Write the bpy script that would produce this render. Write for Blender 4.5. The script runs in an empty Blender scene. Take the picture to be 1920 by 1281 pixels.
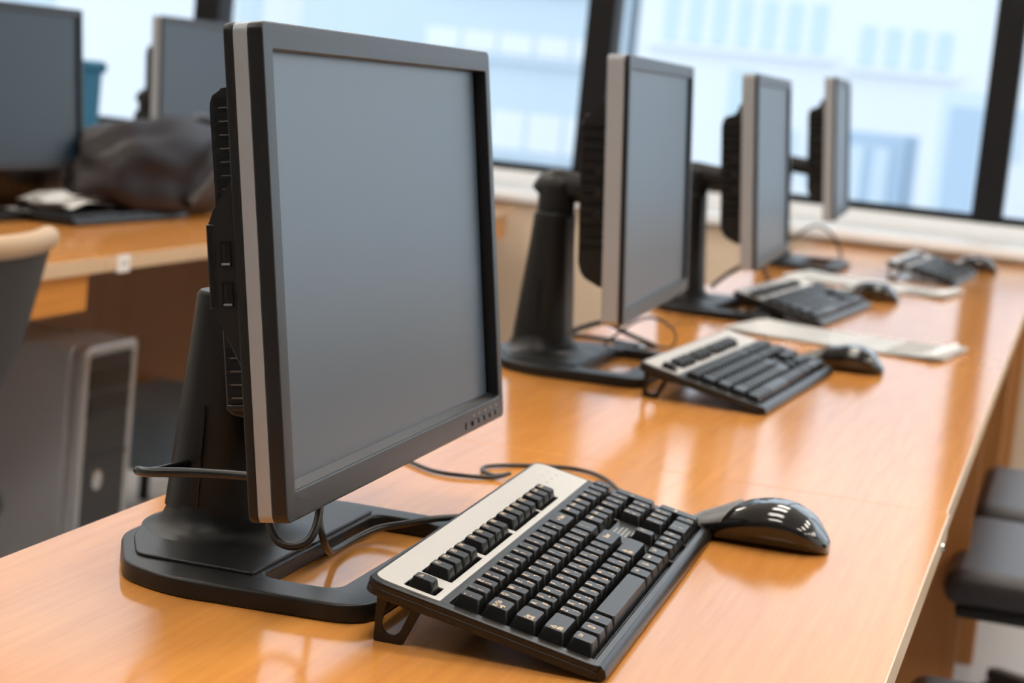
import bpy, bmesh, math, random
from mathutils import Vector, Matrix, noise
random.seed(7)
C = bpy.context.scene.collection
PI = math.pi
# ------------------------------------------------------------------ camera, sky, exposure
cam = bpy.data.cameras.new('camera'); cam_ob = bpy.data.objects.new('camera', cam); C.objects.link(cam_ob)
CX, CY, CZ, YAW, PIT, ROL, FPX = 0.24166, -1.16759, 0.36097, 0.26877, 0.13030, -0.10036, 3761.8
f = Vector((-math.sin(YAW)*math.cos(PIT), math.cos(YAW)*math.cos(PIT), -math.sin(PIT)))
r = Vector((math.cos(YAW), math.sin(YAW), 0)); d = f.cross(r)
r2 = math.cos(ROL)*r + math.sin(ROL)*d; d2 = -math.sin(ROL)*r + math.cos(ROL)*d
m = Matrix((( r2.x, -d2.x, -f.x, CX), (r2.y, -d2.y, -f.y, CY), (r2.z, -d2.z, -f.z, CZ), (0, 0, 0, 1)))
cam_ob.matrix_world = m
cam.sensor_width = 36.0; cam.lens = FPX/1920*36.0
cam.clip_start = 0.02; cam.clip_end = 600
cam.dof.use_dof = True; cam.dof.focus_distance = 1.33; cam.dof.aperture_fstop = 8.3; cam.dof.aperture_blades = 9
bpy.context.scene.camera = cam_ob
sc = bpy.context.scene
sc.view_settings.view_transform = 'Standard'; sc.view_settings.look = 'None'
sc.view_settings.gamma = 1.0; sc.view_settings.use_curve_mapping = False
sc.view_settings.exposure = 0.0
world = bpy.data.worlds.new('overcast_sky'); sc.world = world; world.use_nodes = True
wn = world.node_tree.nodes; wl = world.node_tree.links
bg = wn['Background']; bg.inputs[1].default_value = 1.8
tc = wn.new('ShaderNodeTexCoord'); sep = wn.new('ShaderNodeSeparateXYZ'); rp = wn.new('ShaderNodeValToRGB')
wl.new(tc.outputs['Generated'], sep.inputs[0]); wl.new(sep.outputs['Z'], rp.inputs[0]); wl.new(rp.outputs[0], bg.inputs[0])
rp.color_ramp.elements[0].position = 0.0; rp.color_ramp.elements[0].color = (0.83, 0.89, 0.96, 1)
rp.color_ramp.elements[1].position = 0.6; rp.color_ramp.elements[1].color = (0.80, 0.88, 1.0, 1)
LAMP = 13.0
# ------------------------------------------------------------------ materials
def mat(name, col, rough=0.5, metal=0.0, spec=0.5, ior=None, bump=None, vary=None, coat=0, emit=None):
    mt = bpy.data.materials.new(name); mt.use_nodes = True
    nt = mt.node_tree; b = nt.nodes['Principled BSDF']
    b.inputs['Base Color'].default_value = (*col, 1); b.inputs['Roughness'].default_value = rough
    b.inputs['Metallic'].default_value = metal; b.inputs['Specular IOR Level'].default_value = spec
    if ior: b.inputs['IOR'].default_value = ior
    if coat: b.inputs['Coat Weight'].default_value = coat; b.inputs['Coat Roughness'].default_value = 0.08
    if emit: b.inputs['Emission Color'].default_value = (*emit[0], 1); b.inputs['Emission Strength'].default_value = emit[1]
    if bump or vary:
        t = nt.nodes.new('ShaderNodeTexCoord'); n = nt.nodes.new('ShaderNodeTexNoise')
        sc_ = (bump or vary)[0]; n.inputs['Scale'].default_value = sc_; n.inputs['Detail'].default_value = 4
        nt.links.new(t.outputs['Object'], n.inputs['Vector'])
        if bump:
            bp = nt.nodes.new('ShaderNodeBump'); bp.inputs['Strength'].default_value = bump[1]; bp.inputs['Distance'].default_value = bump[2]
            nt.links.new(n.outputs['Fac'], bp.inputs['Height']); nt.links.new(bp.outputs[0], b.inputs['Normal'])
        if vary:
            n2 = nt.nodes.new('ShaderNodeTexNoise'); n2.inputs['Scale'].default_value = vary[0]; n2.inputs['Detail'].default_value = 3
            nt.links.new(t.outputs['Object'], n2.inputs['Vector'])
            mx = nt.nodes.new('ShaderNodeMix'); mx.data_type = 'RGBA'
            mx.inputs['A'].default_value = (*[c*(1-vary[1]) for c in col], 1); mx.inputs['B'].default_value = (*[min(1, c*(1+vary[1])) for c in col], 1)
            nt.links.new(n2.outputs['Fac'], mx.inputs['Factor']); nt.links.new(mx.outputs['Result'], b.inputs['Base Color'])
    return mt
def wood(name, c1, c2, rough, spec=0.5, axis='Y'):
    mt = bpy.data.materials.new(name); mt.use_nodes = True; nt = mt.node_tree; b = nt.nodes['Principled BSDF']
    t = nt.nodes.new('ShaderNodeNewGeometry'); mp = nt.nodes.new('ShaderNodeMapping')
    mp.inputs['Scale'].default_value = (1, 0.045, 1) if axis == 'Y' else (1, 1, 0.06)
    n = nt.nodes.new('ShaderNodeTexNoise'); n.inputs['Scale'].default_value = 130; n.inputs['Detail'].default_value = 6; n.inputs['Roughness'].default_value = 0.65
    n2 = nt.nodes.new('ShaderNodeTexNoise'); n2.inputs['Scale'].default_value = 11; n2.inputs['Detail'].default_value = 3
    nt.links.new(t.outputs['Position'], mp.inputs[0]); nt.links.new(mp.outputs[0], n.inputs['Vector']); nt.links.new(mp.outputs[0], n2.inputs['Vector'])
    ad = nt.nodes.new('ShaderNodeMath'); ad.operation = 'MULTIPLY_ADD'; ad.inputs[1].default_value = 0.55
    nt.links.new(n.outputs['Fac'], ad.inputs[0]); m2 = nt.nodes.new('ShaderNodeMath'); m2.operation = 'MULTIPLY'; m2.inputs[1].default_value = 0.5
    nt.links.new(n2.outputs['Fac'], m2.inputs[0]); nt.links.new(m2.outputs[0], ad.inputs[2])
    cr = nt.nodes.new('ShaderNodeValToRGB'); cr.color_ramp.elements[0].position = 0.36; cr.color_ramp.elements[1].position = 0.68
    cr.color_ramp.elements[0].color = (*c1, 1); cr.color_ramp.elements[1].color = (*c2, 1)
    nt.links.new(ad.outputs[0], cr.inputs[0]); nt.links.new(cr.outputs[0], b.inputs['Base Color'])
    b.inputs['Roughness'].default_value = rough; b.inputs['Specular IOR Level'].default_value = spec
    bp = nt.nodes.new('ShaderNodeBump'); bp.inputs['Strength'].default_value = 0.01; bp.inputs['Distance'].default_value = 0.0001
    nt.links.new(n.outputs['Fac'], bp.inputs['Height'])
    return mt
M = {}
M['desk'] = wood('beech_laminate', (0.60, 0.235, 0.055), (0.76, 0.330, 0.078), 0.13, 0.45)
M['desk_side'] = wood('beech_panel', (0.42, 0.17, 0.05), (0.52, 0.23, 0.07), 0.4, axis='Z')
M['edge'] = mat('edge_banding', (0.72, 0.52, 0.33), 0.3)
M['black'] = mat('black_plastic', (0.011, 0.0105, 0.010), 0.40, spec=0.35, bump=(1400, 0.25, 0.0003))
M['black2'] = mat('satin_black_plastic', (0.006, 0.0055, 0.005), 0.26, spec=0.4)
M['bezel'] = mat('charcoal_bezel', (0.010, 0.010, 0.011), 0.33, spec=0.5, bump=(1500, 0.2, 0.0002))
M['silver'] = mat('silver_paint', (0.34, 0.355, 0.375), 0.38, metal=0.1, vary=(60, 0.04))
M['screen'] = mat('matte_screen', (0.022, 0.045, 0.074), 0.32, ior=2.15)
M['screen_dark'] = mat('dark_screen', (0.003, 0.015, 0.030), 0.30, ior=1.6)
M['key'] = mat('key_plastic', (0.007, 0.0065, 0.006), 0.30, spec=0.32, bump=(900, 0.12, 0.0003))
M['legend'] = mat('legend_print', (0.78, 0.60, 0.42), 0.6)
M['kbcase'] = mat('keyboard_case', (0.009, 0.008, 0.007), 0.30, spec=0.4, bump=(1200, 0.15, 0.0003))
M['plate'] = mat('silver_plate', (0.62, 0.60, 0.57), 0.4, metal=0.15, vary=(20, 0.02))
M['gloss'] = mat('glossy_black', (0.008, 0.007, 0.006), 0.1, coat=0.5)
M['mousegrey'] = mat('grey_button', (0.62, 0.62, 0.62), 0.28, metal=0.2)
M['cable'] = mat('cable_rubber', (0.02, 0.018, 0.017), 0.35)
M['metal'] = mat('bright_metal', (0.7, 0.7, 0.68), 0.25, metal=1.0)
M['portdark'] = mat('port_black', (0.003, 0.003, 0.003), 0.25)
M['paper'] = mat('white_paper', (0.95, 0.94, 0.92), 0.35)
M['greyprint'] = mat('grey_print', (0.40, 0.38, 0.35), 0.6)
M['wall'] = mat('white_paint', (0.78, 0.75, 0.70), 0.8, bump=(120, 0.1, 0.001))
M['grey_wall'] = mat('grey_wall_paint', (0.26, 0.26, 0.265), 0.8, vary=(3, 0.05))
M['lip'] = mat('slot_edge_gleam', (0.16, 0.16, 0.16), 0.25)  # lighter grey paints the gleam along the vent slot edges
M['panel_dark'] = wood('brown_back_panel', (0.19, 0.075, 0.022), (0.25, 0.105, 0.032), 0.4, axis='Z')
M['beige'] = mat('beige_paint', (0.72, 0.58, 0.43), 0.75, vary=(4, 0.03))
M['sill'] = mat('white_sill', (0.82, 0.84, 0.86), 0.35)
M['frame'] = mat('black_frame', (0.008, 0.008, 0.009), 0.5, spec=0.2, bump=(200, 0.08, 0.0005))
M['floor'] = mat('grey_floor', (0.50, 0.52, 0.55), 0.45, vary=(3, 0.08))
M['ceil'] = mat('ceiling_tile', (0.8, 0.79, 0.76), 0.9)
M['lamp'] = mat('lamp_diffuser', (0.9, 0.9, 0.9), 0.5, emit=((1.0, 0.93, 0.83), LAMP))
M['leather'] = mat('brown_leather', (0.010, 0.005, 0.0055), 0.48, spec=0.28, bump=(60, 0.2, 0.001), vary=(9, 0.2))
M['strap'] = mat('dark_leather', (0.02, 0.014, 0.013), 0.4)
M['tower'] = mat('grey_steel', (0.42, 0.43, 0.45), 0.42, metal=0.2, vary=(8, 0.05))
M['towersil'] = mat('silver_trim', (0.50, 0.51, 0.52), 0.3, metal=0.5)
M['seat'] = mat('dark_seat_vinyl', (0.030, 0.025, 0.027), 0.36, bump=(300, 0.2, 0.0006))
M['mesh'] = mat('grey_mesh_fabric', (0.04, 0.038, 0.038), 0.7, bump=(500, 0.4, 0.001))
M['tan'] = mat('window_lit_leather', (0.50, 0.34, 0.20), 0.5, bump=(200, 0.2, 0.0006))  # tan colour paints the window highlight on the chair's leather top
M['navy'] = mat('slate_blue_fabric', (0.16, 0.21, 0.25), 0.5, bump=(400, 0.3, 0.0008))
M['blue'] = mat('blue_fabric', (0.020, 0.14, 0.25), 0.6, bump=(400, 0.3, 0.0008))
M['bldg'] = mat('white_facade', (0.80, 0.82, 0.85), 0.8, vary=(0.15, 0.04))  # haze is put into the facade and window colours by paling them
M['bldg2'] = mat('hazed_blue_facade', (0.60, 0.69, 0.76), 0.6, vary=(0.1, 0.06))
M['bldg3'] = mat('slate_blue_facade', (0.42, 0.53, 0.65), 0.6, vary=(0.1, 0.06))
M['teal'] = mat('teal_glass', (0.58, 0.70, 0.73), 0.3)
M['ground'] = mat('city_ground', (0.5, 0.52, 0.54), 0.9, vary=(0.05, 0.1))
M['grill'] = mat('dark_bay', (0.008, 0.008, 0.008), 0.3)
def glass():
    mt = bpy.data.materials.new('window_glass'); mt.use_nodes = True; nt = mt.node_tree; nt.nodes.clear()
    o = nt.nodes.new('ShaderNodeOutputMaterial'); mx = nt.nodes.new('ShaderNodeMixShader'); tr = nt.nodes.new('ShaderNodeBsdfTransparent')
    gl = nt.nodes.new('ShaderNodeBsdfGlossy'); fr = nt.nodes.new('ShaderNodeFresnel'); fr.inputs[0].default_value = 1.45
    tr.inputs[0].default_value = (0.94, 0.97, 0.98, 1); gl.inputs['Roughness'].default_value = 0.02
    nt.links.new(fr.outputs[0], mx.inputs[0]); nt.links.new(tr.outputs[0], mx.inputs[1]); nt.links.new(gl.outputs[0], mx.inputs[2]); nt.links.new(mx.outputs[0], o.inputs[0])
    return mt
M['glass'] = glass()
# ------------------------------------------------------------------ mesh helpers
def new_mesh(name, bm, m, smooth=False, angle=35):
    me = bpy.data.meshes.new(name)
    bmesh.ops.recalc_face_normals(bm, faces=bm.faces[:])
    nor = None
    if smooth:      # area-weighted normals so that large flat faces stay flat beside their bevels
        bm.normal_update(); ca = math.cos(math.radians(angle+15)); nor = []
        bm.faces.ensure_lookup_table(); bm.faces.index_update()
        ar = [fc.calc_area() for fc in bm.faces]
        for fc in bm.faces:
            n0 = fc.normal
            for lp in fc.loops:
                a = Vector((0, 0, 0))
                for g in lp.vert.link_faces:
                    if g.normal.dot(n0) > ca: a += g.normal*ar[g.index]
                nor.append(a.normalized() if a.length > 1e-14 else n0.copy())
    bm.faces.index_update()
    bm.to_mesh(me); bm.free(); me.materials.append(M[m])
    if smooth:
        me.polygons.foreach_set('use_smooth', [True]*len(me.polygons))
        me.normals_split_custom_set(nor)
    return me
def link(name, me, parent=None, mw=None):
    o = bpy.data.objects.new(name, me); C.objects.link(o)
    if parent: o.parent = parent
    if mw is not None: o.matrix_local = mw
    return o
def obj(name, bm, m, parent=None, mw=None, smooth=True, angle=35):
    return link(name, new_mesh(name, bm, m, smooth, angle), parent, mw)
def tag(o, label=None, cat=None, group=None, kind=None):
    if label: o['label'] = label
    if cat: o['category'] = cat
    if group: o['group'] = group
    if kind: o['kind'] = kind
    return o
def thing(name, label, cat, loc=(0, 0, 0), rz=0, group=None):
    o = bpy.data.objects.new(name, None); C.objects.link(o); o.empty_display_size = 0.05
    o.location = loc; o.rotation_euler = (0, 0, rz)
    return tag(o, label, cat, group)
def copy_tree(o, parent=None):
    c = o.copy(); C.objects.link(c)
    if parent: c.parent = parent
    for ch in list(o.children): copy_tree(ch, c)
    return c
def box(bm, x0, x1, y0, y1, z0, z1, bev=0.0, seg=2):
    vs = [bm.verts.new((x, y, z)) for x in (x0, x1) for y in (y0, y1) for z in (z0, z1)]
    fs = [bm.faces.new([vs[i] for i in q]) for q in ((0, 1, 3, 2), (4, 6, 7, 5), (0, 4, 5, 1), (2, 3, 7, 6), (0, 2, 6, 4), (1, 5, 7, 3))]
    if bev > 0:
        es = list({e for fc in fs for e in fc.edges})
        bmesh.ops.bevel(bm, geom=es, offset=bev, segments=seg, profile=0.5, affect='EDGES')
    return bm
def bx(*a, **k):
    return box(bmesh.new(), *a, **k)
def rrect(x0, x1, y0, y1, r, seg=4):
    pts = []
    for cx, cy, a0 in ((x1-r, y1-r, 0), (x0+r, y1-r, PI/2), (x0+r, y0+r, PI), (x1-r, y0+r, 1.5*PI)):
        for i in range(seg+1):
            a = a0 + i/seg*PI/2; pts.append((cx+r*math.cos(a), cy+r*math.sin(a)))
    return pts
def round_poly(pts, r, seg=4):
    out = []; n = len(pts)
    for i in range(n):
        p0 = Vector(pts[i-1]); p = Vector(pts[i]); p1 = Vector(pts[(i+1) % n])
        rr = r[i] if isinstance(r, (list, tuple)) else r
        a = (p0-p); b = (p1-p); la, lb = a.length, b.length; rr = min(rr, la*0.45, lb*0.45)
        A = p+a.normalized()*rr; B = p+b.normalized()*rr
        if rr < 1e-5: out.append(tuple(p)); continue
        for k in range(seg+1):
            t = k/seg; out.append(tuple((1-t)**2*A+2*t*(1-t)*p+t*t*B))
    return out
def plate(outer, holes, z0, z1, bev=0.0005):
    """flat plate with holes, bevelled rims, in the xy plane"""
    cu = bpy.data.curves.new('plate', 'CURVE'); cu.dimensions = '2D'; cu.fill_mode = 'BOTH'
    h = (z1-z0)/2; cu.extrude = max(h-bev, 0.00001); cu.bevel_depth = bev; cu.bevel_resolution = 1; cu.offset = -bev
    for pts in [outer]+holes:
        s = cu.splines.new('POLY'); s.points.add(len(pts)-1)
        for i, p in enumerate(pts): s.points[i].co = (p[0], p[1], 0, 1)
        s.use_cyclic_u = True
    o = bpy.data.objects.new('plate', cu); C.objects.link(o)
    dg = bpy.context.evaluated_depsgraph_get(); me = bpy.data.meshes.new_from_object(o.evaluated_get(dg))
    bm = bmesh.new(); bm.from_mesh(me); bpy.data.objects.remove(o); bpy.data.curves.remove(cu); bpy.data.meshes.remove(me)
    bmesh.ops.remove_doubles(bm, verts=bm.verts[:], dist=1e-6)
    for v in bm.verts: v.co.z += (z0+z1)/2
    return bm
def extrude(pts, y0, y1, bev=0.0, bm=None):
    """profile in xz swept along y"""
    bm = bm or bmesh.new()
    a = [bm.verts.new((p[0], y0, p[1])) for p in pts]; b = [bm.verts.new((p[0], y1, p[1])) for p in pts]
    fs = [bm.faces.new(a), bm.faces.new(list(reversed(b)))]; n = len(pts)
    for i in range(n): fs.append(bm.faces.new([a[i], b[i], b[(i+1) % n], a[(i+1) % n]]))
    if bev:
        es = list({e for fc in fs[:2] for e in fc.edges})
        bmesh.ops.bevel(bm, geom=es, offset=bev, segments=2, profile=0.5, affect='EDGES')
    return bm
def loft(sections, cap=True, bm=None):
    bm = bm or bmesh.new(); rings = [[bm.verts.new(p) for p in s] for s in sections]; n = len(rings[0])
    for a, b in zip(rings, rings[1:]):
        for i in range(n): bm.faces.new([a[i], a[(i+1) % n], b[(i+1) % n], b[i]])
    if cap: bm.faces.new(list(reversed(rings[0]))); bm.faces.new(rings[-1])
    return bm
def lathe(prof, cx=0, cy=0, n=32, sy=1.0):
    return loft([[(cx+r_*math.cos(2*PI*i/n), cy+sy*r_*math.sin(2*PI*i/n), z) for i in range(n)] for r_, z in prof])
def catmull(pts, k=8):
    P = [Vector(p) for p in pts]; P = [P[0]*2-P[1]]+P+[P[-1]*2-P[-2]]; out = []
    for i in range(1, len(P)-2):
        for j in range(k):
            t = j/k; out.append(0.5*((2*P[i])+(-P[i-1]+P[i+1])*t+(2*P[i-1]-5*P[i]+4*P[i+1]-P[i+2])*t*t+(-P[i-1]+3*P[i]-3*P[i+1]+P[i+2])*t**3))
    out.append(P[-2]); return out
def tube(pts, rad, n=10, k=8, bm=None):
    Q = catmull(pts, k) if k > 1 else [Vector(p) for p in pts]; secs = []; up = Vector((0, 0, 1)); last = None
    for i, q in enumerate(Q):
        t = (Q[min(i+1, len(Q)-1)]-Q[max(i-1, 0)]).normalized()
        if last is None: s = t.cross(up); s = s if s.length > 0.1 else t.cross(Vector((1, 0, 0)))
        else: s = last-t*last.dot(t)
        s.normalize(); last = s; b = t.cross(s)
        secs.append([q+(s*math.cos(2*PI*j/n)+b*math.sin(2*PI*j/n))*rad for j in range(n)])
    return loft(secs, bm=bm)
T = Matrix.Translation
def RX(a): return Matrix.Rotation(a, 4, 'X')
def RY(a): return Matrix.Rotation(a, 4, 'Y')
def RZ(a): return Matrix.Rotation(a, 4, 'Z')
# ------------------------------------------------------------------ the room
ZF, ZC = -0.74, 2.06
WY = 4.75           # window plane
XL, XR, YB = -5.6, 4.2, -4.2
tag(obj('floor', bx(XL, XR, YB, WY+.3, ZF-.05, ZF), 'floor'), kind='structure')
tag(obj('ceiling', bx(XL, XR, YB, WY+.3, ZC, ZC+.05), 'ceil'), kind='structure')
tag(obj('wall_left', bx(XL-.1, XL, YB, WY+.3, ZF, ZC), 'wall'), kind='structure')
tag(obj('wall_right', bx(XR, XR+.1, YB, WY+.3, ZF, ZC), 'wall'), kind='structure')
tag(obj('wall_back', bx(XL, XR, YB-.1, YB, ZF, ZC), 'grey_wall'), kind='structure')
tag(obj('wall_far', bx(XL, XR, 4.36, WY+.2, ZF, 0.012), 'beige'), kind='structure')
tag(obj('trim_1', bx(XL, XR, 4.335, WY, 0.012, 0.040, bev=0.006), 'sill'), label='white window sill', kind='structure')
tag(obj('trim_2', bx(XL, XR, WY-.03, WY+.2, 0.040, 0.082, bev=0.006), 'sill'), label='white upstand under the window frames', kind='structure')
# window posts every 1.22 m, bottom and top rail of every bay, pane of glass
posts = [-5.05, -3.77, -2.49, -1.21, -0.02, 1.19, 2.40, 3.61]
for i, px_ in enumerate(posts):
    tag(obj('trim_%d' % (3+i), bx(px_-.043, px_+.043, WY-.02, WY+.10, 0.082, ZC, bev=.004), 'frame', smooth=False), label='black window post', kind='structure')
for i in range(len(posts)-1):
    a, b = posts[i]+.043, posts[i+1]-.043
    w = thing('window_%d' % (i+1), None, None); w['kind'] = 'structure'; w.location = ((a+b)/2, WY, 0.082)
    h = (b-a)/2
    obj('bottom_rail', bx(-h, h, 0, .06, 0, .022, bev=.003), 'frame', w)
    obj('top_rail', bx(-h, h, 0, .06, ZC-.082-.05, ZC-.082, bev=.003), 'frame', w)
    obj('glass_pane', bx(-h, h, .028, .034, .02, ZC-.082-.05), 'glass', w, smooth=False)
# ceiling lights
k = 0
for ix, lx in enumerate((-3.6, -1.8, 0.0, 1.8, 3.3)):
    for iy, ly in enumerate((-.9, .55, 2.0, 3.4)):
        t = thing('ceiling_light', 'square ceiling light panel above the room', 'ceiling light', (lx, ly, ZC), 0, 'ceiling light panels')
        obj('frame', plate([(-.32, -.32), (.32, -.32), (.32, .32), (-.32, .32)], [[(-.29, -.29), (.29, -.29), (.29, .29), (-.29, .29)]], -.03, 0, .002), 'sill', t)
        obj('diffuser', bx(-.29, .29, -.29, .29, -.02, -.012), 'lamp', t, smooth=False)
# ------------------------------------------------------------------ the city outside
g = obj('street_ground', bx(-250, 250, 8, 400, -61, -60), 'ground'); tag(g, kind='structure'); g.name = 'floor_outside'; g['label'] = 'pale city ground far below the windows'
def building(label, x0, x1, y, z0, z1, depth, wallm, bands, pane_w, mull, base_z=-60):
    t = thing('office_building', label, 'building', ((x0+x1)/2, y, base_z))
    obj('wall', bx(x0-(x0+x1)/2, x1-(x0+x1)/2, 0, depth, 0, z1-base_z), wallm, t, smooth=False)
    cx = (x0+x1)/2
    for (a, b, wx0, wx1, mm) in bands:
        nn = max(1, int((wx1-wx0)/pane_w)); w = (wx1-wx0)/nn
        me = new_mesh('window', bx(mull/2, w-mull/2, -.08, .02, 0, b-a), mm)
        for i in range(nn): link('window', me, t, T((wx0+i*w-cx, 0, a-base_z)))
    for (a, b, wx0, wx1, mm) in bands[:3]:
        obj('ledge', bx(wx0-cx-.3, wx1-cx+.3, -.5, 0, a-base_z-.35, a-base_z-.1), wallm, t, smooth=False)
    return t
building('broad white office block with bands of teal windows, seen between the two right posts', -21.5, 2.5, 95, 0, 16, 20, 'bldg',
         [(2.9, 5.2, -20.5, -12.2, 'teal'), (-3.2, 1.8, -17.0, -15.2, 'teal'), (2.6, 4.4, -11.0, -6.3, 'teal'), (-3.4, -.8, -14.2, -10.5, 'bldg2'), (6.4, 8.4, -20.5, -2, 'teal'), (-1.2, 1.2, -5.6, -2.6, 'bldg2')], 1.15, 0.5)
building('slate blue stepped tower low between the right window posts', -9.2, -6.6, 78, 0, -.4, 6, 'bldg3', [(-4, -.9, -9.0, -7.0, 'bldg2')], 0.9, 0.35)
building('tall narrow hazed blue tower left of the rightmost post', -5.2, -3.2, 74, 0, 1.5, 6, 'bldg2', [(-4, .9, -5.0, -3.5, 'bldg3')], 0.8, 0.4)
building('hazed blue glass tower filling the window behind the nearest monitor', -41, -23.2, 100, 0, 30, 20, 'bldg2',
         [(1.5, 2.6, -34, -24, 'bldg'), (5.2, 6.4, -34, -24, 'bldg'), (-3.4, -1.4, -34, -24, 'bldg')], 2.0, 0.2)
building('bright white office slab at the left end of the windows', -80, -41.5, 105, 0, 34, 20, 'bldg',
         [(-3, 8, -62, -58, 'bldg2'), (2, 8, -50, -45, 'bldg2')], 2.5, 1.0)
building('pale grey office block seen past the right post', 4.5, 34, 90, 0, 9, 20, 'bldg', [(-3, 0, 5, 20, 'bldg2'), (2, 4.5, 5, 20, 'teal')], 1.5, 0.5)
# ------------------------------------------------------------------ desks
DX0, DX1 = -0.4385, 0.158
def desk(label, x0, x1, y0, y1, group, left=False, inset=.25):
    t = thing('desk', label, 'desk', ((x0+x1)/2, (y0+y1)/2, ZF), 0, group)
    cx, cy = (x0+x1)/2, (y0+y1)/2; H = -ZF
    obj('tabletop', bx(x0-cx, x1-cx-.0008, y0-cy, y1-cy, H-.025, H, bev=.0006), 'desk', t)
    obj('edge_band', bx(x1-cx-.0012, x1-cx+.0006, y0-cy+.0005, y1-cy-.0005, H-.0245, H-.0002, bev=.0004), 'edge', t)
    if left:
        obj('apron', bx(x0-cx+.20, x1-cx-.012, y1-cy-.30, y1-cy-.035, H-.088, H-.0252, bev=.001), 'desk', t)
        for yy in (y0+.05, y1-.05): obj('leg', bx(x0-cx+.005, x0-cx+.045, yy-cy-.02, yy-cy+.02, 0, H-.0252, bev=.003), 'frame', t)
    for s, yy in (() if left else ((0, y0+.004), (1, y1-.022))):
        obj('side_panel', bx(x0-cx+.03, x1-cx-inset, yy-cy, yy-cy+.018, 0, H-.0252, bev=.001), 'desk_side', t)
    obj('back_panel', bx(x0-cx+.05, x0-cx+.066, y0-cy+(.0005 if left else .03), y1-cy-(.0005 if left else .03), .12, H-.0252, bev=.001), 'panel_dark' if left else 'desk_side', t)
    return t
GD = None
ys = [-0.43, 0.718, 1.858, 2.998, 4.325]
labs = ['beech desk nearest the camera carrying the large foreground monitor', 'beech desk second from the camera, under the second monitor', 'beech desk third from the camera, under the third monitor', 'beech desk at the window end of the row, under the farthest monitor']
for i in range(4):
    dk = desk(labs[i], DX0, DX1+(.002 if i == 0 else 0), ys[i]+.0006, ys[i+1]-.0006, 'beech desks of the near row', inset=.25 if i < 2 else .012)
    if i == 0:
        obj('edge_screw', lathe([(.0035, 0), (.0035, .002), (.002, .003)], n=12), 'metal', dk, T((DX1+.003-(DX0+DX1)/2, .599-(ys[0]+ys[1])/2, -ZF-.008)) @ RY(PI/2))
LX0, LX1 = -1.93, -1.295
lys = [0.62, 1.84, 3.06, 4.30]
for i, lb in enumerate(['beech desk at the left behind the grey mesh chair', 'beech desk at the left carrying the brown bag and keyboard', 'beech desk at the left nearest the windows']):
    dk = desk(lb, LX0, LX1, lys[i]+.001, lys[i+1]-.001, 'beech desks of the left row', True)
    if i == 1:
        tg = obj('number_tag', bx(-.001, .0015, -.022, .022, -.015, .015, bev=.0005), 'paper', dk, T((LX1+.0015-(LX0+LX1)/2, 1.90-(lys[1]+lys[2])/2, -ZF-.014)))
        for s in (-1, 1): obj('tag_mark', bx(.0015, .0019, s*.006-.0025, s*.006+.0025, -.004, .005), 'greyprint', tg)
# ------------------------------------------------------------------ monitors
def pedestal():
    prof = [(.054, .0148, 1), (.049, .0160, .8), (.0445, .0185, .5), (.041, .0225, .25), (.0385, .0285, .1), (.0370, .036, 0), (.034, .0362, 0)]
    return loft([[(r_*math.cos(a)*(1+.42*q*max(0, math.cos(a))), r_*math.sin(a)*1.28, z) for a in [2*PI*i/40 for i in range(40)]] for r_, z, q in prof])
def monitor_base(t, cable=True):
    outer = round_poly([(-.050, -.060), (-.012, -.131), (.030, -.150), (.168, -.143), (.168, .145), (.030, .150), (-.012, .131), (-.050, .060)], [.02, .014, .03, .03, .03, .03, .014, .02], 6)
    hole = rrect(.077, .134, -.108, .122, .014)
    base = obj('base_plate', plate(outer, [hole], 0, .013, .0022), 'black', t)
    pad = round_poly([(-.043, -.055), (-.012, -.112), (.0745, -.112), (.0745, .122), (-.012, .118), (-.043, .055)], [.02, .01, .002, .002, .01, .02], 4)
    obj('base_pad', plate(pad, [], .0115, .0152, .0012), 'black', base)
    obj('pedestal', pedestal(), 'black', base)
    return base
def column(t, top=.190, lean=0.0):
    secs = []
    for z, hx, hy in ((.032, .0355, .046), (.05, .034, .045), (.08, .0315, .044), (.11, .0285, .0425), (.15, .0245, .041), (top-.003, .0215, .040), (top, .0195, .038)):
        secs.append([(x, y, z) for x, y in rrect(-hx, hx, -hy, hy, hx*.85, 6)])
    c = obj('stand_column', loft(secs), 'black', t)
    obj('seam', bx(.0, .0012, -.0463, -.044, .036, .11), 'portdark', c)
    return c
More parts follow.
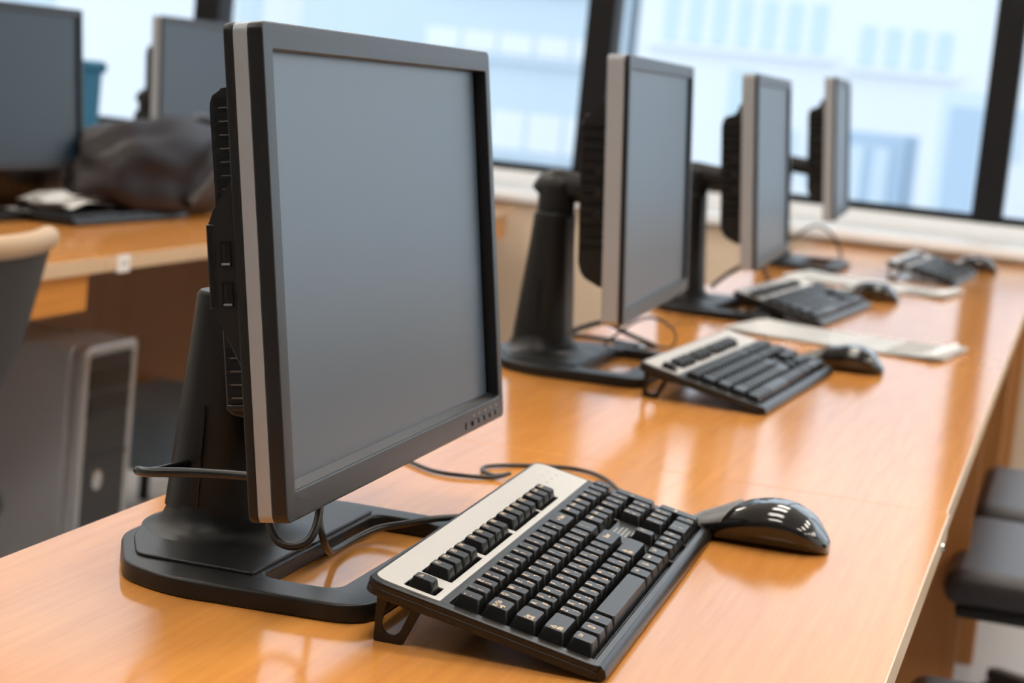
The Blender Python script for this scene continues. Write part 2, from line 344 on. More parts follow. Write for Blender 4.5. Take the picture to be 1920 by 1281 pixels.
def make_monitor_near():
    t = thing('computer_monitor', 'large foreground monitor, dark bezel, thin silver side stripe, two USB ports on its side', 'monitor', (-.334, .17, 0))
    monitor_base(t); column(t)
    obj('stand_neck', bx(-.008, .022, -.028, .028, .185, .218, bev=.006), 'black', t)
    PM = T((-.20142+.334, -.03407-.17, .07464)) @ RZ(.0142) @ RY(-.145)
    W, H = .4985, .3087
    def fr(x0, x1, r0, inset=0, holes=(), bev=.0008):   # frame standing in the yz plane, thickness along x
        b = plate(rrect(inset, W-inset, inset, H-inset, r0), list(holes), x0, x1, bev)
        for v in b.verts: v.co = Vector((v.co.z, v.co.x, v.co.y))
        return b
    hs = obj('display_housing', fr(-.0262, -.0198, .006, bev=.0015), 'black', t, PM)
    s = obj('side_stripe', fr(-.0196, -.0104, .006, .0002, bev=.0003), 'silver', hs); tag(s, 'silver stripe around the housing edge')
    op = rrect(.0155, W-.0125, .0185, H-.017, .0015, 2)
    obj('bezel', fr(-.0102, 0, .006, 0, [op], bev=.0011), 'bezel', hs)
    # sloping inner lip along the bottom of the opening
    obj('inner_lip', extrude([(-.0088, .0165), (-.001, .0178), (-.0088, .0222)], .017, W-.0135), 'bezel', hs)
    obj('screen', bx(-.0098, -.0090, .0125, W-.0200, .0165, H-.0155), 'screen', hs, smooth=False)
    obj('screen_border', bx(-.0104, -.0099, .0110, W-.0105, .0150, H-.0130), 'portdark', hs, smooth=False)
    # vent box behind
    prof = round_poly([(-.024, .274), (-.049, .270), (-.053, .262), (-.053, .064), (-.024, .058)], [.0, .005, .004, .006, 0], 3)
    rh = obj('rear_housing', extrude(prof, .036, W-.036, .002), 'black', hs)
    prof2 = round_poly([(-.0245, .214), (-.0275, .2115), (-.0425, .191), (-.0435, .182), (-.0430, .134), (-.0245, .093)], [0, .001, .004, .004, .004, 0], 3)
    sh = obj('port_housing', extrude(prof2, .0015, W-.0015, .0015), 'black', hs)
    obj('port_cover', bx(-.0446, -.039, .0005, .0045, .134, .187, bev=.0015), 'black2', sh)
    for i in range(8):
        z = .262-i*.0085-(.0 if i < 7 else 0)
        o = obj('vent_slot', bx(-.0500, -.0305, .0350, .0364, z-.0030, z+.0022), 'portdark', rh)
        obj('slot_gleam_strip', bx(-.0465, -.0315, .0340, .0364, z-.0038, z-.0031), 'lip', rh)
    for i in range(4):
        z = .104-i*.0085
        o = obj('vent_slot', bx(-.0505, -.0305, .0350, .0364, z-.0030, z+.0025), 'portdark', rh)
        obj('slot_gleam_strip', bx(-.0475, -.0315, .0338, .0364, z-.0040, z-.0031), 'lip', rh)
    obj('vent_scoop', bx(-.0515, -.0305, .0335, .0370, .0665, .0705, bev=.001), 'bezel', rh)
    for z in (.1685, .1435):
        p = obj('usb_port', bx(-.0351, -.0287, .0003, .004, z-.0075, z+.0075, bev=.0004), 'portdark', sh)
        for a, b, c, e in ((-.0353, -.0347, -.0077, .0077), (-.0291, -.0285, -.0077, .0077), (-.0353, -.0285, -.0078, -.0070), (-.0353, -.0285, .0070, .0078)):
            obj('port_rim', bx(a, b, -.0002, .004, z+c, z+e), 'black2', p)
        obj('port_tongue', bx(-.0342, -.0322, .0000, .004, z-.0055, z+.0055), 'black', p)
        obj('port_contact', bx(-.0347, -.0293, -.0002, .003, z-.0071, z-.0058), 'metal', p)
    # control buttons lower right
    for i in range(5):
        y0 = W-.0165-.0165*(4-i)-.013
        obj('control_button', bx(-.001, .0012, y0+.001, y0+.0135, .0048, .0088, bev=.0004), 'bezel', hs)
        obj('button_mark', bx(-.0002, .0001, y0+.006, y0+.0075, .0115, .0135), 'towersil', hs)
    obj('power_light', bx(-.0005, .0006, W-.112, W-.1085, .004, .0095), 'portdark', hs)
    # cable hook around the column
    hk = [(-.228, -.008, .0960), (-.262, .002, .0915), (-.295, .010, .0865), (-.322, .017, .0815), (-.333, .025, .0795), (-.337, .037, .0765), (-.342, .060, .0715), (-.345, .090, .068), (-.344, .130, .066)]
    obj('cable_hook', tube([(x+.334, y-.17, z) for x, y, z in hk], .0033, n=12), 'black2', t)
    return t
mon1 = make_monitor_near()
def make_monitor_far(label, loc, rel, yaw, tilt, scr='screen'):
    t = thing('computer_monitor', label, 'monitor', loc, 0, 'silver-sided monitors down the row')
    monitor_base(t); column(t, .194)
    W, H = .53, .309
    nk = obj('stand_neck', lathe([(.024, .190), (.0245, .225), (.023, .236), (.016, .242)], n=24), 'black', t)
    obj('elbow_arm', tube([(-.018, 0, .215), (-.006, 0, .230), (.03, 0, .228), (.10, 0, .222)], .019, n=14), 'black', t)
    PM = T(rel) @ RZ(yaw) @ RY(-tilt)
    def fr(x0, x1, r0, inset=0, holes=(), bev=.0008):
        b = plate(rrect(inset, W-inset, inset, H-inset, r0), list(holes), x0, x1, bev)
        for v in b.verts: v.co = Vector((v.co.z, v.co.x, v.co.y))
        return b
    hs = obj('display_housing', fr(-.026, -.0062, .007, 0, bev=.002), 'silver', t, PM); tag(hs, 'silver display housing')
    obj('bezel', fr(-.0060, 0, .006, .0004, [rrect(.014, W-.014, .017, H-.016, .001, 2)], bev=.0008), 'bezel', hs)
    obj('screen', bx(-.0058, -.0050, .012, W-.012, .015, H-.014), scr, hs, smooth=False)
    prof = round_poly([(-.024, .262), (-.036, .262), (-.040, .246), (-.058, .242), (-.064, .232), (-.064, .062), (-.056, .050), (-.038, .040), (-.024, .038)], [0, .003, .003, .003, .006, .006, .004, .003, 0], 3)
    rh = obj('rear_housing', extrude(prof, .05, W-.05, .003), 'black', hs)
    for i in range(12):
        z = .225-i*.0125
        obj('vent_slot', bx(-.0600, -.032, .0488, .0505, z-.002, z+.002), 'portdark', rh)
    for z in (.150, .125, .175):
        obj('cable_socket', lathe([(.0045, 0), (.0045, .003), (.003, .0035)], n=12), 'bezel', rh, T((-.042, .0490, z)) @ RX(PI/2))
    return t
cen = [(-.411, 1.35), (-.404, 2.25), (-.431, 3.45)]
make_monitor_far('second monitor from the camera, whole silver side edge and bent stand arm in view', (*cen[0], 0), (-.243+.411, 1.060-1.35, .092), .054, .081)
make_monitor_far('third monitor from the camera, right of the second and left of the farthest', (*cen[1], 0), (-.236+.404, 1.961-2.25, .098), .047, .10)
make_monitor_far('farthest monitor of the near row, smallest and closest to the window sill', (*cen[2], 0), (-.263+.431, 3.159-3.45, .124), .059, .103)
make_monitor_far('dark-screened monitor cut off by the left edge of the photo, on the left desk', (-1.85, 2.18, 0), (.175, -.29+.01, .100), -.03, .09, 'screen_dark')
make_monitor_far('grey monitor on the left desk behind the brown bag, partly hidden by the foreground monitor', (-1.92, 3.22, 0), (.170, -.27, .112), .0, .06, 'screen_dark')
# ------------------------------------------------------------------ keyboards
U = .01905
def keycap(w, h=.0115, front=False, bulge=0):
    """keycap w units wide, origin at base centre front... local x across, y towards the back, z up"""
    bm = bmesh.new(); W = w*U-.0010; D = U-.0010; tw = W-.0058; td = D-.0046
    secs = []
    for z, sx, sy, oy in ((0, W, D, 0), (h*.5, W-.0022, D-.0018, .0002), (h-.0008, tw+.0004, td+.0004, .0008), (h-.0001, tw-.0006, td-.0006, .0008)):
        secs.append([(x, y+oy, z) for x, y in rrect(-sx/2, sx/2, -sy/2, sy/2, .0012 if z < h*.7 else .0022, 3)])
    loft(secs, bm=bm)
    return new_mesh('key', bm, 'key', True, 30)
KT = .208
rows = {4.5: ['`']+list('1234567890-=')+['bksp2'], 3.5: ['tab1.5']+list('QWERTYUIOP[]')+['\\1.5'], 2.5: ['caps1.75']+list('ASDFGHJKL;\'')+['enter2.25'],
        1.5: ['shift2.25']+list('ZXCVBNM,./')+['shift2.75'], 0.5: ['Ctrl1.25', 'win1.25', 'Alt1.25', 'space6.25', 'Alt1.25', 'win1.25', 'menu1.25', 'Ctrl1.25']}
heb = dict(zip('QWERTYUIOPASDFGHJKL;ZXCVBNM,.', "/'קראטוןםפשדגכעיחלךףזסבהנמצתץ"))
shf = dict(zip("`1234567890-=[]\\;',./", '~!@#$%^&*()_+{}|:"<>?'))
KEYS = []
for rv, ks in rows.items():
    u = 0
    for kk in ks:
        w = 1.0; nm = kk
        for s in ('6.25', '2.75', '2.25', '1.75', '1.25', '1.5', '2'):
            if len(kk) > 1 and kk.endswith(s) and kk != '2': w = float(s); nm = kk[:-len(s)]; break
        KEYS.append((u+w/2, rv, w, nm)); u += w
FR = 6.17
KEYS.append((.5, FR, 1, 'Esc'))
for i in range(12): KEYS.append((2.5+i+.5*(i//4), FR, 1, 'F%d' % (i+1)))
for i, nm in enumerate(('PrtSc', 'Scroll', 'Pause')): KEYS.append((15.75+i, FR, 1, nm))
for i, nm in enumerate(('Insert', 'Home', 'PgUp')): KEYS.append((15.75+i, 4.5, 1, nm))
for i, nm in enumerate(('Delete', 'End', 'PgDn')): KEYS.append((15.75+i, 3.5, 1, nm))
for u, v, nm in ((16.75, 1.5, '↑'), (15.75, .5, '←'), (16.75, .5, '↓'), (17.75, .5, '→')): KEYS.append((u, v, 1, nm))
for i, nm in enumerate(('Num', '/', '*', '-')): KEYS.append((19+i, 4.5, 1, nm))
for j, rw in enumerate(('789', '456', '123')):
    for i, nm in enumerate(rw): KEYS.append((19+i, 3.5-j, 1, nm))
KEYS += [(22, 3.0, -2, '+'), (22, 1.0, -2, 'Enter'), (19.5, .5, 2, '0'), (21, .5, 1, '.')]
fonts = {}
def glyphs(specs):
    """list of (text, size, x, y) -> one flat bmesh"""
    bm = bmesh.new(); dg = None
    for s, size, x, y in specs:
        size *= 1.15
        cu = bpy.data.curves.new('t', 'FONT'); cu.body = s; cu.size = size; cu.align_x = 'CENTER'; cu.align_y = 'CENTER'; cu.resolution_u = 2; cu.offset = size*.035
        o = bpy.data.objects.new('t', cu); C.objects.link(o)
        dg = bpy.context.evaluated_depsgraph_get(); me = bpy.data.meshes.new_from_object(o.evaluated_get(dg))
        me.transform(T((x, y, 0))); bm.from_mesh(me)
        bpy.data.objects.remove(o); bpy.data.curves.remove(cu); bpy.data.meshes.remove(me)
    return bm
def make_keyboard(label, loc, rz, group):
    t = thing('keyboard', label, 'keyboard', loc, PI/2+rz, group)
    K = RX(KT); KW, KD = .457, .163
    def part(nm, bm, m, parent=t, mw=K, **kw): return obj(nm, bm, m, parent, mw if parent is t else None, **kw)
    ox, oy = .0127, .0130
    def cut(u0, u1, v0, v1, pad=.0012): return rrect(ox+u0*U-pad, ox+u1*U+pad, oy+v0*U-pad, oy+v1*U+pad, .0012, 2)
    holes = [cut(0, 15, 0, 5), cut(15.25, 18.25, 3, 5), cut(18.5, 22.5, 0, 5),
             [(ox+a*U, oy+b*U) for a, b in ((15.18, -.07), (18.32, -.07), (18.32, 1.07), (17.32, 1.07), (17.32, 2.07), (16.18, 2.07), (16.18, 1.07), (15.18, 1.07))]]
    fkh = [cut(0, 1, FR-.5, FR+.5), cut(2, 6, FR-.5, FR+.5), cut(6.5, 10.5, FR-.5, FR+.5), cut(11, 15, FR-.5, FR+.5), cut(15.25, 18.25, FR-.5, FR+.5)]
    cb = part('case', plate(round_poly([(.0, .0055), (KW, .0055), (KW, KD), (.0, KD)], [.004, .004, .012, .012], 5), [], .0, .0052, .0006), 'kbcase')
    outline = [(.0, .0055), (KW, .0055), (KW, KD), (.0, KD)]
    ou = round_poly(outline, [.005, .005, .012, .012], 5)
    lp = [(.0062, .0100), (.0045, .0094), (.0026, .0078), (.0010, .0052), (.0002, .0030), (.0014, .0010), (.0062, .0008)]
    lip = loft([[(xx, y_*kk_+(1-kk_)*.006, z_) for y_, z_ in lp] for xx, kk_ in ((.0012, .8), (.0035, 1), (KW-.0035, 1), (KW-.0012, .8))])
    part('front_lip', lip, 'kbcase', cb, angle=60)
    part('case_frame', plate(ou, holes+fkh, .0048, .0095, .0012), 'kbcase', cb)
    # thicker rear foot of the case, inset under the rim
    part('case_underside', extrude([(0, 0)]*0+[(.010, .0004), (.0105, -.0035), (KW-.0105, -.0035), (KW-.010, .0004)], .118, .156, .001), 'kbcase', cb)
    pv0 = ox*0+oy+5.0*U+.0065
    pl = part('function_plate', plate(round_poly([(.0062, pv0), (KW-.0062, pv0), (KW-.0062, KD-.0025), (.0062, KD-.0025)], [.002, .002, .011, .011], 5), fkh, .0090, .0102, .0004), 'plate')
    tag(pl, 'silver function-key plate')
    if not hasattr(make_keyboard, 'meshes'): make_keyboard.meshes = {}
    ms = make_keyboard.meshes
    for (u, v, w, nm) in KEYS:
        kx, ky = ox+u*U, oy+v*U
        if w not in ms: ms[w] = keycap(abs(w)) if w != 6.25 else keycap(6.25)
        mw = K @ T((kx, ky, .0050)) @ (RZ(PI/2) if w < 0 else Matrix())
        o = link('key', ms[w], t, mw)
        o['_n'] = nm; o['_w'] = w
    # tilt legs at the back
    for x0 in (.011, KW-.011):
        p = [(.124, .001), (.156, .001), (.149, -.0314), (.130, -.0274)]
        hole = [(.1315, -.004), (.1475, -.004)]+[(.1405+.0068*math.cos(a), -.0175+.0062*math.sin(a)) for a in [-i*PI/8 for i in range(0, 9)]]
        b = plate(round_poly(p, .0015, 2), [hole], -.0012, .0012, .0004)
        for v in b.verts: v.co = Vector((v.co.z+x0, v.co.x, v.co.y))
        part('tilt_leg', b, 'kbcase', t, smooth=False)
    return t
kb1 = make_keyboard('black keyboard in the foreground, sharp key legends, propped on its tilt legs', (0, 0, 0), .0336, 'black keyboards with silver function strip')
kb2 = copy_tree(kb1)
kb2['label'] = 'black keyboard in front of the second monitor, propped up, beside the second mouse'
kb2.location = (-.081, 1.141, 0); kb2.rotation_euler = (0, 0, PI/2-.053)
kb3 = copy_tree(kb1); kb3['label'] = 'black keyboard in front of the third monitor, between the two sheaves of white papers'
kb3.location = (-.148, 2.171, 0); kb3.rotation_euler = (0, 0, PI/2-.076)
kb4 = copy_tree(kb1); kb4['label'] = 'farthest keyboard of the near row, by the window sill at the end of the desk'
kb4.location = (-.003, 3.337, 0); kb4.rotation_euler = (0, 0, PI/2-.049)
kb5 = copy_tree(kb1); kb5['label'] = 'dark keyboard on the left desk in front of the brown bag, papers lying on it'
kb5.location = (-1.567, 2.235, .003); kb5.rotation_euler = (-.165, 0, PI/2-.04)
for o in list(kb5.children):
    if o.name.startswith('tilt_leg'): bpy.data.objects.remove(o)
# legends on the sharp keyboard only
lid = {}; legend_jobs = []
for o in list(kb1.children):
    if '_n' not in o: continue
    nm, w = o['_n'], o['_w']
    if (nm, w) in lid: me = lid[(nm, w)]
    else:
        big = .0046; W2 = abs(w)*U/2
        if nm in ('space',): sp = None
        elif len(nm) == 1 and nm in heb: sp = [(nm, .0052, -.0033, .0034), (heb[nm], .0050, .0034, -.0026), ]
        elif len(nm) == 1 and nm in shf and not (w == 1 and False): sp = [(shf[nm], .0042, -.0034, .0040), (nm, .0046, -.0034, -.0018)]
        elif nm == 'win': sp = [('o', .0090, 0, .0018), ('≈', .0060, 0, .0012)]
        elif nm == 'tab': sp = [('⇤', .0060, -W2+.008, .002), ('⇥', .0060, -W2+.008, -.0022), ('Tab', .0040, -W2+.015, .002)]
        elif nm in ('shift',): sp = [('⇧', .0062, -W2+.0085, .000), ('Shift', .0036, -W2+.0095, -.0032)]
        elif nm == 'caps': sp = [('Caps', .0036, -W2+.0085, .0002), ('Lock', .0036, -W2+.0085, -.0030)]
        elif nm == 'bksp': sp = [('← Back', .0048, 0, .001)]
        elif nm == 'enter': sp = [('Enter', .0048, 0, .001)]
        elif nm in ('↑', '←', '↓', '→'): sp = [(nm, .0060, 0, .001)]
        elif len(nm) <= 3 and nm[0] == 'F': sp = [(nm, .0048, 0, .0030)]
        elif nm == '\\': sp = [('|', .0042, -.003, .004), ('\\', .0042, -.003, -.002)]
        elif len(nm) == 1: sp = [(nm, .0055, -.0028, .002)]
        else: sp = [(nm, .0034, -.0004, .0028)]
        if sp is None: continue
        gm = glyphs(sp)
        me = new_mesh('legend', gm, 'legend'); lid[(nm, w)] = me
    LT = T((0, 0.0008, .01158)) @ (RZ(-PI/2) if w < 0 else Matrix())
    legend_jobs.append((me, o, LT))
for me, o, LT in legend_jobs: link('legend', me, o, LT)
# lamp marks on plate + small print block between the clusters
for o in list(kb1.children):
    if o.name.startswith('function_plate'):
        for i in range(3):
            obj('indicator_light', lathe([(.0012, 0), (.0012, .0004), (.0006, .0007)], n=8), 'plate', o, T((.395+i*.017, .138, .0101)))
            l = obj('indicator_print', glyphs([('1A↓'[i], .004, 0, 0)]), 'silver', o, T((.395+i*.017, .146, .01027)))
    if o.name.startswith('case') and o.type == 'MESH':
        pass
case1 = [o for o in kb1.children if o.name.split('.')[0] == 'case'][0]
pb = bmesh.new()
for i, (a, b) in enumerate(((0, .030), (.002, .038), (0, .040), (.010, .034), (.020, .036))):
    box(pb, .0127+15.45*U+a, .0127+15.45*U+a+(b-a), .0130+2.72*U-i*.0032-.0011, .0130+2.72*U-i*.0032, .00955, .0097)
tag(obj('printed_notice', pb, 'greyprint', case1, smooth=False), 'small light printed notice above the arrow keys')
for o in bpy.data.objects:
    for kk in ('_n', '_w'):
        if kk in o: del o[kk]
# ------------------------------------------------------------------ mice
def make_mouse(label, loc, rz, group):
    t = thing('computer_mouse', label, 'mouse', loc, rz, group)
    # x axis: nose at -x, palm at +x ; length .120
    def top(s):   # height profile along s 0(nose)..1(tail)
        pts = [(0, .011), (.12, .0185), (.3, .028), (.48, .0360), (.62, .0382), (.76, .0355), (.87, .0280), (.95, .0165), (1, .009)]
        for (a, ha), (b, hb) in zip(pts, pts[1:]):
            if s <= b: tt = (s-a)/(b-a); tt = tt*tt*(3-2*tt)*.35+tt*.65; return ha+(hb-ha)*tt
        return pts[-1][1]
    def half(s): return .0285*(1-abs(2*s-1)**4.0)**.5*(.90+.16*s)+.0035*(1-abs(2*s-1))+.004
    def section(s, s0=0):
        x = -.060+.120*s; h = top(s); w = half(s); pts = []
        n = 28
        for i in range(n):
            a = 2*PI*i/n; ca, sa = math.cos(a), math.sin(a)
            yy = w*math.copysign(abs(ca)**.8, ca); hc = h*.52
            if sa >= 0: zz = hc+(h-hc)*abs(sa)**.9
            else: zz = hc-(hc-.0005)*abs(sa)**.75; yy = w*math.copysign(abs(ca)**.45, ca)*(1-.12*abs(sa))
            pts.append((x, yy, zz))
        return pts
    ss = [0, .012, .04, .08, .14, .2, .26, .3]
    ss2 = [.3, .36, .42, .5, .58, .66, .74, .82, .88, .93, .965, .988, 1]
    obj('body', loft([section(s) for s in ss+ss2[1:]]), 'gloss', t, angle=60)
    bm = bmesh.new()
    for sgn in (-1, 1):
        b = bmesh.new(); secs = []
        for s in (.015, .05, .1, .16, .22, .28, .33, .37):
            x = -.060+.120*s; h = top(s)+.0009; w = half(s); row = []
            for i in range(9):
                a = (i/8*.80+.035)*PI/2; ca, sa = math.sin(a), math.cos(a)
                row.append((x+(.010*(i/8) if s > .3 else 0)*-1, sgn*w*abs(ca)**.8*1.01, h*.52+(h*.48)*abs(sa)**.9))
            secs.append(row)
        rings = [[b.verts.new(p) for p in r_] for r_ in secs]
        for r0, r1 in zip(rings, rings[1:]):
            for i in range(8): b.faces.new([r0[i], r0[i+1], r1[i+1], r1[i]])
        bmesh.ops.solidify(b, geom=b.faces[:], thickness=.0008)
        ob = obj('button', b, 'mousegrey', t, angle=60); tag(ob, 'silver-grey mouse button')
    obj('scroll_wheel', lathe([(.004, -.003), (.0075, -.0022), (.0082, 0), (.0075, .0022), (.004, .003)], n=20), 'black2', t, T((-.034, 0, .0150)) @ RX(PI/2))
    return t
mo1 = make_mouse('glossy black mouse in the foreground at the right end of the sharp keyboard', (.019, .468, 0), -.03, 'glossy black mice with grey buttons')
for loc, lb in (((-.055, 1.665, 0), 'black mouse beside the second keyboard, in front of the nearer white papers'), ((-.138, 2.80, 0), 'black mouse beside the third keyboard, in front of the farther white papers'), ((.0, 3.945, 0), 'farthest black mouse, right of the last keyboard near the sill')):
    c = copy_tree(mo1); c.location = loc; c['label'] = lb
# ------------------------------------------------------------------ cables
def cable(label, pts, rad=.0022, m='cable', k=8):
    return tag(obj('cable', tube(pts, rad, k=k), m), label, 'cable')
cable('thin black mouse cable looping on the desk behind the foreground keyboard',
      [(-.040, .470, .010), (-.055, .478, .004), (-.10, .53, .0026), (-.150, .622, .0026), (-.186, .645, .0026), (-.223, .628, .0026), (-.246, .608, .0026), (-.256, .590, .0026), (-.252, .570, .0026), (-.236, .556, .003), (-.224, .560, .006), (-.236, .548, .0026), (-.262, .536, .0026), (-.285, .535, .0026), (-.31, .552, .0026), (-.36, .60, .0026), (-.40, .62, .0026)], .0019)
cable('black cable hanging from the foreground monitor and running along the cut-out of its base',
      [(-.262, .16, .10), (-.248, .14, .07), (-.241, .125, .045), (-.236, .125, .028), (-.240, .150, .014), (-.249, .190, .0065), (-.250, .235, .0060), (-.243, .262, .009), (-.226, .275, .0130), (-.212, .285, .0165), (-.200, .295, .0180), (-.185, .31, .018), (-.172, .30, .014), (-.165, .27, .012), (-.161, .24, .0110)], .0026)
cable('black cable loop drooping under the near corner of the foreground monitor',
      [(-.262, .085, .095), (-.258, .072, .070), (-.253, .062, .052), (-.244, .056, .041), (-.232, .054, .0385), (-.222, .057, .043), (-.219, .064, .055), (-.222, .072, .07), (-.232, .085, .085), (-.25, .10, .095)], .0028)
for lb, pts, rad in (
    ('dark power cable by the stand column of the second monitor', [(-.40, 1.42, .03), (-.36, 1.47, .045), (-.33, 1.50, .03), (-.30, 1.55, .012), (-.33, 1.60, .004), (-.40, 1.62, .004), (-.47, 1.60, .004)], .0035),
    ('thin cable curling behind the second monitor', [(-.37, 1.50, .004), (-.34, 1.46, .03), (-.31, 1.44, .055), (-.29, 1.47, .06), (-.27, 1.52, .04), (-.285, 1.58, .01), (-.33, 1.63, .004)], .0018),
    ('dark cable by the stand column of the third monitor', [(-.37, 2.34, .03), (-.34, 2.38, .06), (-.31, 2.42, .075), (-.29, 2.45, .05), (-.30, 2.50, .015), (-.34, 2.55, .004)], .004),
    ('thin cable drooping behind the farthest monitor', [(-.40, 3.50, .05), (-.35, 3.52, .09), (-.31, 3.55, .07), (-.29, 3.6, .02), (-.32, 3.68, .004)], .003)):
    cable(lb, pts, rad)
for lb, (x, y), rz, m in (('dark cable plug behind the base of the second monitor', (-.335, 1.53), .5, 'black2'), ('dark cable plug behind the base of the third monitor', (-.30, 2.47), .9, 'black2')):
    t = thing('cable_plug', lb, 'plug', (x, y, 0), rz)
    obj('body', bx(-.02, .014, -.009, .009, .0, .014, bev=.003), m, t); obj('contact', bx(.014, .026, -.006, .006, .003, .011, bev=.0005), 'metal', t)
# ------------------------------------------------------------------ papers
def papers(label, c, rz, n, L, Wd, group):
    t = thing('paper_stack', label, 'papers', (c[0], c[1], 0), rz, group)
    rr = random.Random(n)
    for i in range(n):
        a = rr.uniform(-.02, .02); dx, dy = rr.uniform(-.006, .006), rr.uniform(-.008, .008)
        bm = bmesh.new(); nx, ny = 14, 4
        vs = [[bm.verts.new(((u/nx-.5)*L, (v/ny-.5)*Wd, .0011*i+.0006+.0045*(abs(u/nx-.5)*2)**3*(1 if (i % 2) else .3)+.0004*math.sin(u*.9+i))) for v in range(ny+1)] for u in range(nx+1)]
        for u in range(nx):
            for v in range(ny): bm.faces.new([vs[u][v], vs[u+1][v], vs[u+1][v+1], vs[u][v+1]])
        bmesh.ops.solidify(bm, geom=bm.faces[:], thickness=-.0004)
        sh = obj('sheet', bm, 'paper', t, T((dx, dy, 0)) @ RZ(a))
    obj('grey_printed_block', bx(L*.24, L*.40, -Wd*.40, Wd*.40, .0011*n+.0016, .0011*n+.0021), 'greyprint', t, smooth=False)
    obj('binding_strip', tube([(L*.455, -Wd*.46, .0011*n+.004), (L*.455, 0, .0011*n+.005), (L*.455, Wd*.46, .0011*n+.004)], .0042, n=8), 'paper', t)
    return t
papers('sheaf of white papers lying beyond the second keyboard, grey block at its right end', (-.088, 2.02), -.14, 4, .34, .20, 'white paper sheaves')
papers('sheaf of white papers lying beyond the third keyboard, nearer the window', (-.16, 3.13), -.14, 4, .34, .20, 'white paper sheaves')
# ------------------------------------------------------------------ left desk: bag, papers, plug
def blob(cx, cy, cz, sx, sy, sz, amp, seed, flat=0, bm=None):
    b = bmesh.new(); bmesh.ops.create_icosphere(b, subdivisions=4, radius=1)
    for v in b.verts:
        p = v.co.copy(); n_ = noise.noise(p*1.6+Vector((seed, 0, 0)))*amp+noise.noise(p*4+Vector((0, seed, 0)))*amp*.4
        p *= 1+n_; p = Vector((p.x*sx, p.y*sy, p.z*sz))+Vector((cx, cy, cz))
        if p.z < flat: p.z = flat+(p.z-flat)*.04
        v.co = p
    me = bpy.data.meshes.new('t'); b.to_mesh(me); b.free(); bm = bm or bmesh.new(); bm.from_mesh(me); bpy.data.meshes.remove(me); return bm
t = thing('shoulder_bag', 'slumped dark brown leather bag on the left desk behind the papers', 'bag', (-1.625, 2.93, .002))
bag = obj('blob_body', blob(-.02, -.20, .085, .100, .36, .115, .20, 3, .0), 'leather', t, angle=180)
obj('bag_end', blob(.01, .19, .070, .075, .115, .082, .28, 8, .0), 'leather', t, angle=180)
obj('strap', tube([(.085, -.26, .03), (.105, -.17, .10), (.085, -.05, .165), (.06, .06, .170), (.085, .11, .11), (.098, .13, .05), (.09, .15, .01)], .011, n=10), 'strap', t)
obj('handle', tube([(.02, -.20, .15), (.01, -.14, .195), (.0, -.04, .205), (.01, .05, .175)], .009, n=10), 'strap', t)
t = thing('paper_stack', 'crumpled papers lying on the left keyboard in front of the bag', 'papers', (-1.655, 2.53, .020), PI/2+.02)
for i in range(5):
    bm = bmesh.new(); nx, ny = 18, 7; L, Wd = (.52), .09
    vs = [[bm.verts.new(((u/nx-.5)*L, (v/ny-.5)*Wd, .003*i+.004*math.sin(u*.7+i*1.3)+.008*math.exp(-((u-3)/2.2)**2)+.003*math.sin(v+i))) for v in range(ny+1)] for u in range(nx+1)]
    for u in range(nx):
        for v in range(ny): bm.faces.new([vs[u][v], vs[u+1][v], vs[u+1][v+1], vs[u][v+1]])
    bmesh.ops.solidify(bm, geom=bm.faces[:], thickness=-.0005)
    obj('sheet', bm, 'paper', t, T((random.uniform(-.02, .02), random.uniform(-.01, .01), .01)) @ RZ(random.uniform(-.07, .07)))
t = thing('shadow_lump', 'dark lump added for the stand shadow behind the monitor at the left edge', 'bag', (-1.845, 2.53, .002))  # made-up dark object filling in the stand shadow below this monitor
obj('blob_body', blob(0, 0, .085, .075, .17, .105, .15, 21, .0), 'strap', t, angle=180)
obj('lump_loop', tube([(0, -.04, .16), (0, -.025, .20), (0, .025, .20), (0, .04, .16)], .006, n=8), 'black', t)
# cup behind the bag
t = thing('paper_cup', 'small white cup behind the bag in front of the blue chair back', 'cup', (-1.75, 3.02, 0))
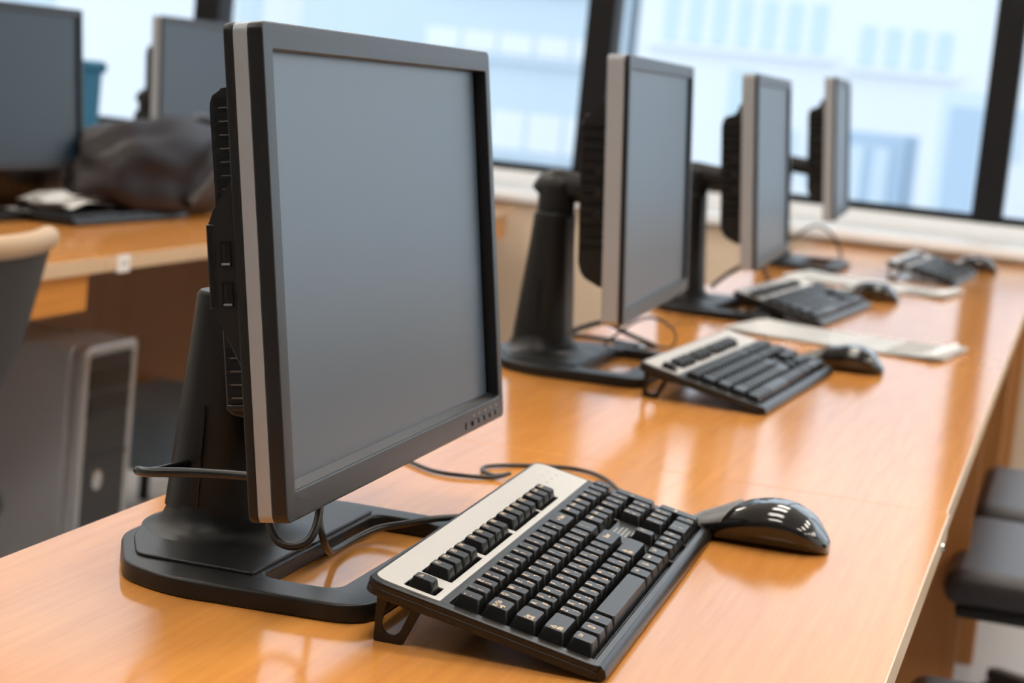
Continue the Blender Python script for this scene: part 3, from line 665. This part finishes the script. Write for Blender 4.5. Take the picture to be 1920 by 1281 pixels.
# ------------------------------------------------------------------ chairs
def office_chair(name, label, loc, rz, seat_m, back_m, rail_m, seat_z=.44, back=True, group=None, back_top=.83):
    """faces +x; origin on the floor"""
    t = thing(name, label, 'chair', loc, rz, group)
    b = bx(-.23, .23, -.225, .225, seat_z-.055, seat_z, bev=.024, seg=4)
    obj('seat', b, seat_m, t)
    obj('seat_shell', bx(-.21, .21, -.205, .205, seat_z-.075, seat_z-.052, bev=.008), 'black', t)
    obj('gas_post', lathe([(.026, .09), (.026, .24), (.018, .245), (.018, seat_z-.074)], n=20), 'black', t)
    obj('tilt_mechanism', bx(-.10, .10, -.07, .07, seat_z-.115, seat_z-.074, bev=.01), 'black', t)
    obj('hub', lathe([(.04, .06), (.045, .075), (.04, .11), (.02, .12)], n=20), 'black', t)
    for i in range(5):
        a = i*2*PI/5+.3
        lg = obj('star_leg', loft([[(x*c_-y*s_, x*s_+y*c_, z) for (x, y, z) in [(rr_, -w, z0), (rr_, w, z0), (rr_, w*.8, z1), (rr_, -w*.8, z1)]] for rr_, w, z0, z1, c_, s_ in ((.02, .024, .065, .105, math.cos(a), math.sin(a)), (.16, .019, .06, .09, math.cos(a), math.sin(a)), (.29, .015, .055, .075, math.cos(a), math.sin(a)))]), 'black', t)
        obj('caster', lathe([(.01, -.02), (.024, -.018), (.026, 0), (.024, .018), (.01, .02)], n=18), 'black', lg, T((.285*math.cos(a), .285*math.sin(a), .0265)) @ RZ(a+.6) @ RX(PI/2))
    if back:
        z0 = seat_z+.06; z1 = back_top
        bm = bmesh.new(); n_ = 10; secs = []
        for k_ in range(9):
            q = k_/8; z = z0+(z1-z0)*q; xo = -.200-.110*q**.8; w = .215-.02*abs(q-.5)*2
            ring = []
            for i in range(n_+1):
                yy = (i/n_*2-1)*w; ring.append((xo+.06*(yy/w)**2*.7-.0, yy, z))
            for i in range(n_, -1, -1):
                yy = (i/n_*2-1)*w; ring.append((xo+.06*(yy/w)**2*.7-.018, yy, z))
            secs.append(ring)
        obj('backrest', loft(secs), back_m, t, angle=50)
        rail = [(-.318+.042*(yy/.2)**2, yy, z1+.004) for yy in [-.2+.04*i for i in range(11)]]
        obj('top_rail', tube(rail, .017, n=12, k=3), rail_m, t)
        obj('back_support', tube([(-.10, 0, seat_z-.09), (-.25, 0, seat_z-.07), (-.285, 0, seat_z+.02), (-.285, 0, seat_z+.14)], .018, n=10), 'black', t)
    return t
office_chair('office_chair', 'grey mesh office chair with top rail painted tan for the window light, cut off by the left edge', (-1.44, 1.20, ZF), PI, 'mesh', 'mesh', 'tan', back_top=.806)
for i, (x, y, lb) in enumerate(((.52, .93, 'dark office chair pushed under the desk, lowest at the bottom right corner'), (.52, 1.94, 'dark vinyl office chair seat beside the desk edge, middle one at the right'), (.53, 2.47, 'dark office chair seat farther along the right side of the desk, before the wooden panel'))):
    office_chair('office_chair', lb, (x-.17, y, ZF), PI, 'seat', 'seat', 'seat', seat_z=.47, group='dark chairs at the right of the near desks')
# stool under the left desk
t = thing('stool', 'slate blue upholstered stool in the shade under the left desk, right of the computer tower', 'stool', (-1.71, 3.07, ZF))
obj('cushion', bx(-.19, .19, -.25, .25, .15, .29, bev=.04, seg=4), 'navy', t)
for sx in (-1, 1):
    for sy in (-1, 1): obj('leg', lathe([(.013, 0), (.013, .16)], n=12), 'black', t, T((sx*.14, sy*.14, 0)))
# blue chair by the window
office_chair('office_chair', 'chair with bright blue backrest between the two left monitors', (-2.60, 3.62, ZF), -PI/2, 'blue', 'blue', 'blue', back_top=1.01)
# ------------------------------------------------------------------ computer tower
t = thing('computer_tower', 'grey computer tower with silver edges and black front under the left desk', 'computer', (-1.45, 2.20, ZF+.02))
TW, TD, TH = .205, .42, .522
obj('case_body', bx(-TD, -.028, -TW/2, TW/2, 0, TH, bev=.012, seg=3), 'tower', t)
b = plate(rrect(-TW/2, TW/2, 0, TH, .02), [rrect(-TW/2+.016, TW/2-.016, .016, TH-.022, .01)], -.03, .0, .006)
for v in b.verts: v.co = Vector((v.co.z, v.co.x, v.co.y))
fb = obj('front_frame', b, 'towersil', t); tag(fb, 'silver front frame')
pn = obj('front_panel', bx(-.028, -.004, -TW/2+.017, TW/2-.017, .017, TH-.023, bev=.002), 'grill', t)
for z0, z1 in ((.435, .475), (.385, .425)):
    obj('drive_bay', bx(-.004, -.001, -TW/2+.022, TW/2-.022, z0, z1, bev=.001), 'black2', pn)
obj('front_divider', bx(-.004, 0, -TW/2+.018, TW/2-.018, .300, .308, bev=.001), 'bezel', pn)
obj('round_badge', lathe([(.019, 0), (.019, .002), (.015, .003)], n=24), 'metal', pn, T((-.004, -.025, .262)) @ RY(PI/2))
for i in range(2): obj('front_port', bx(-.004, .0, -.06+i*.05, -.03+i*.05, .06, .075, bev=.001), 'metal', pn)
for sx in (-.36, -.06):
    for sy in (-.07, .07): obj('foot', lathe([(.014, -.02), (.012, .001)], n=12), 'black', t, T((sx, sy, 0)))
# the cup body
cup = [o for o in bpy.data.objects if o.name.startswith('paper_cup')][0]
obj('cup_body', lathe([(.018, 0), (.026, .085), (.0275, .086), (.0275, .083)], n=24), 'paper', cup)
cup.location = (-1.84, 2.86, 0)
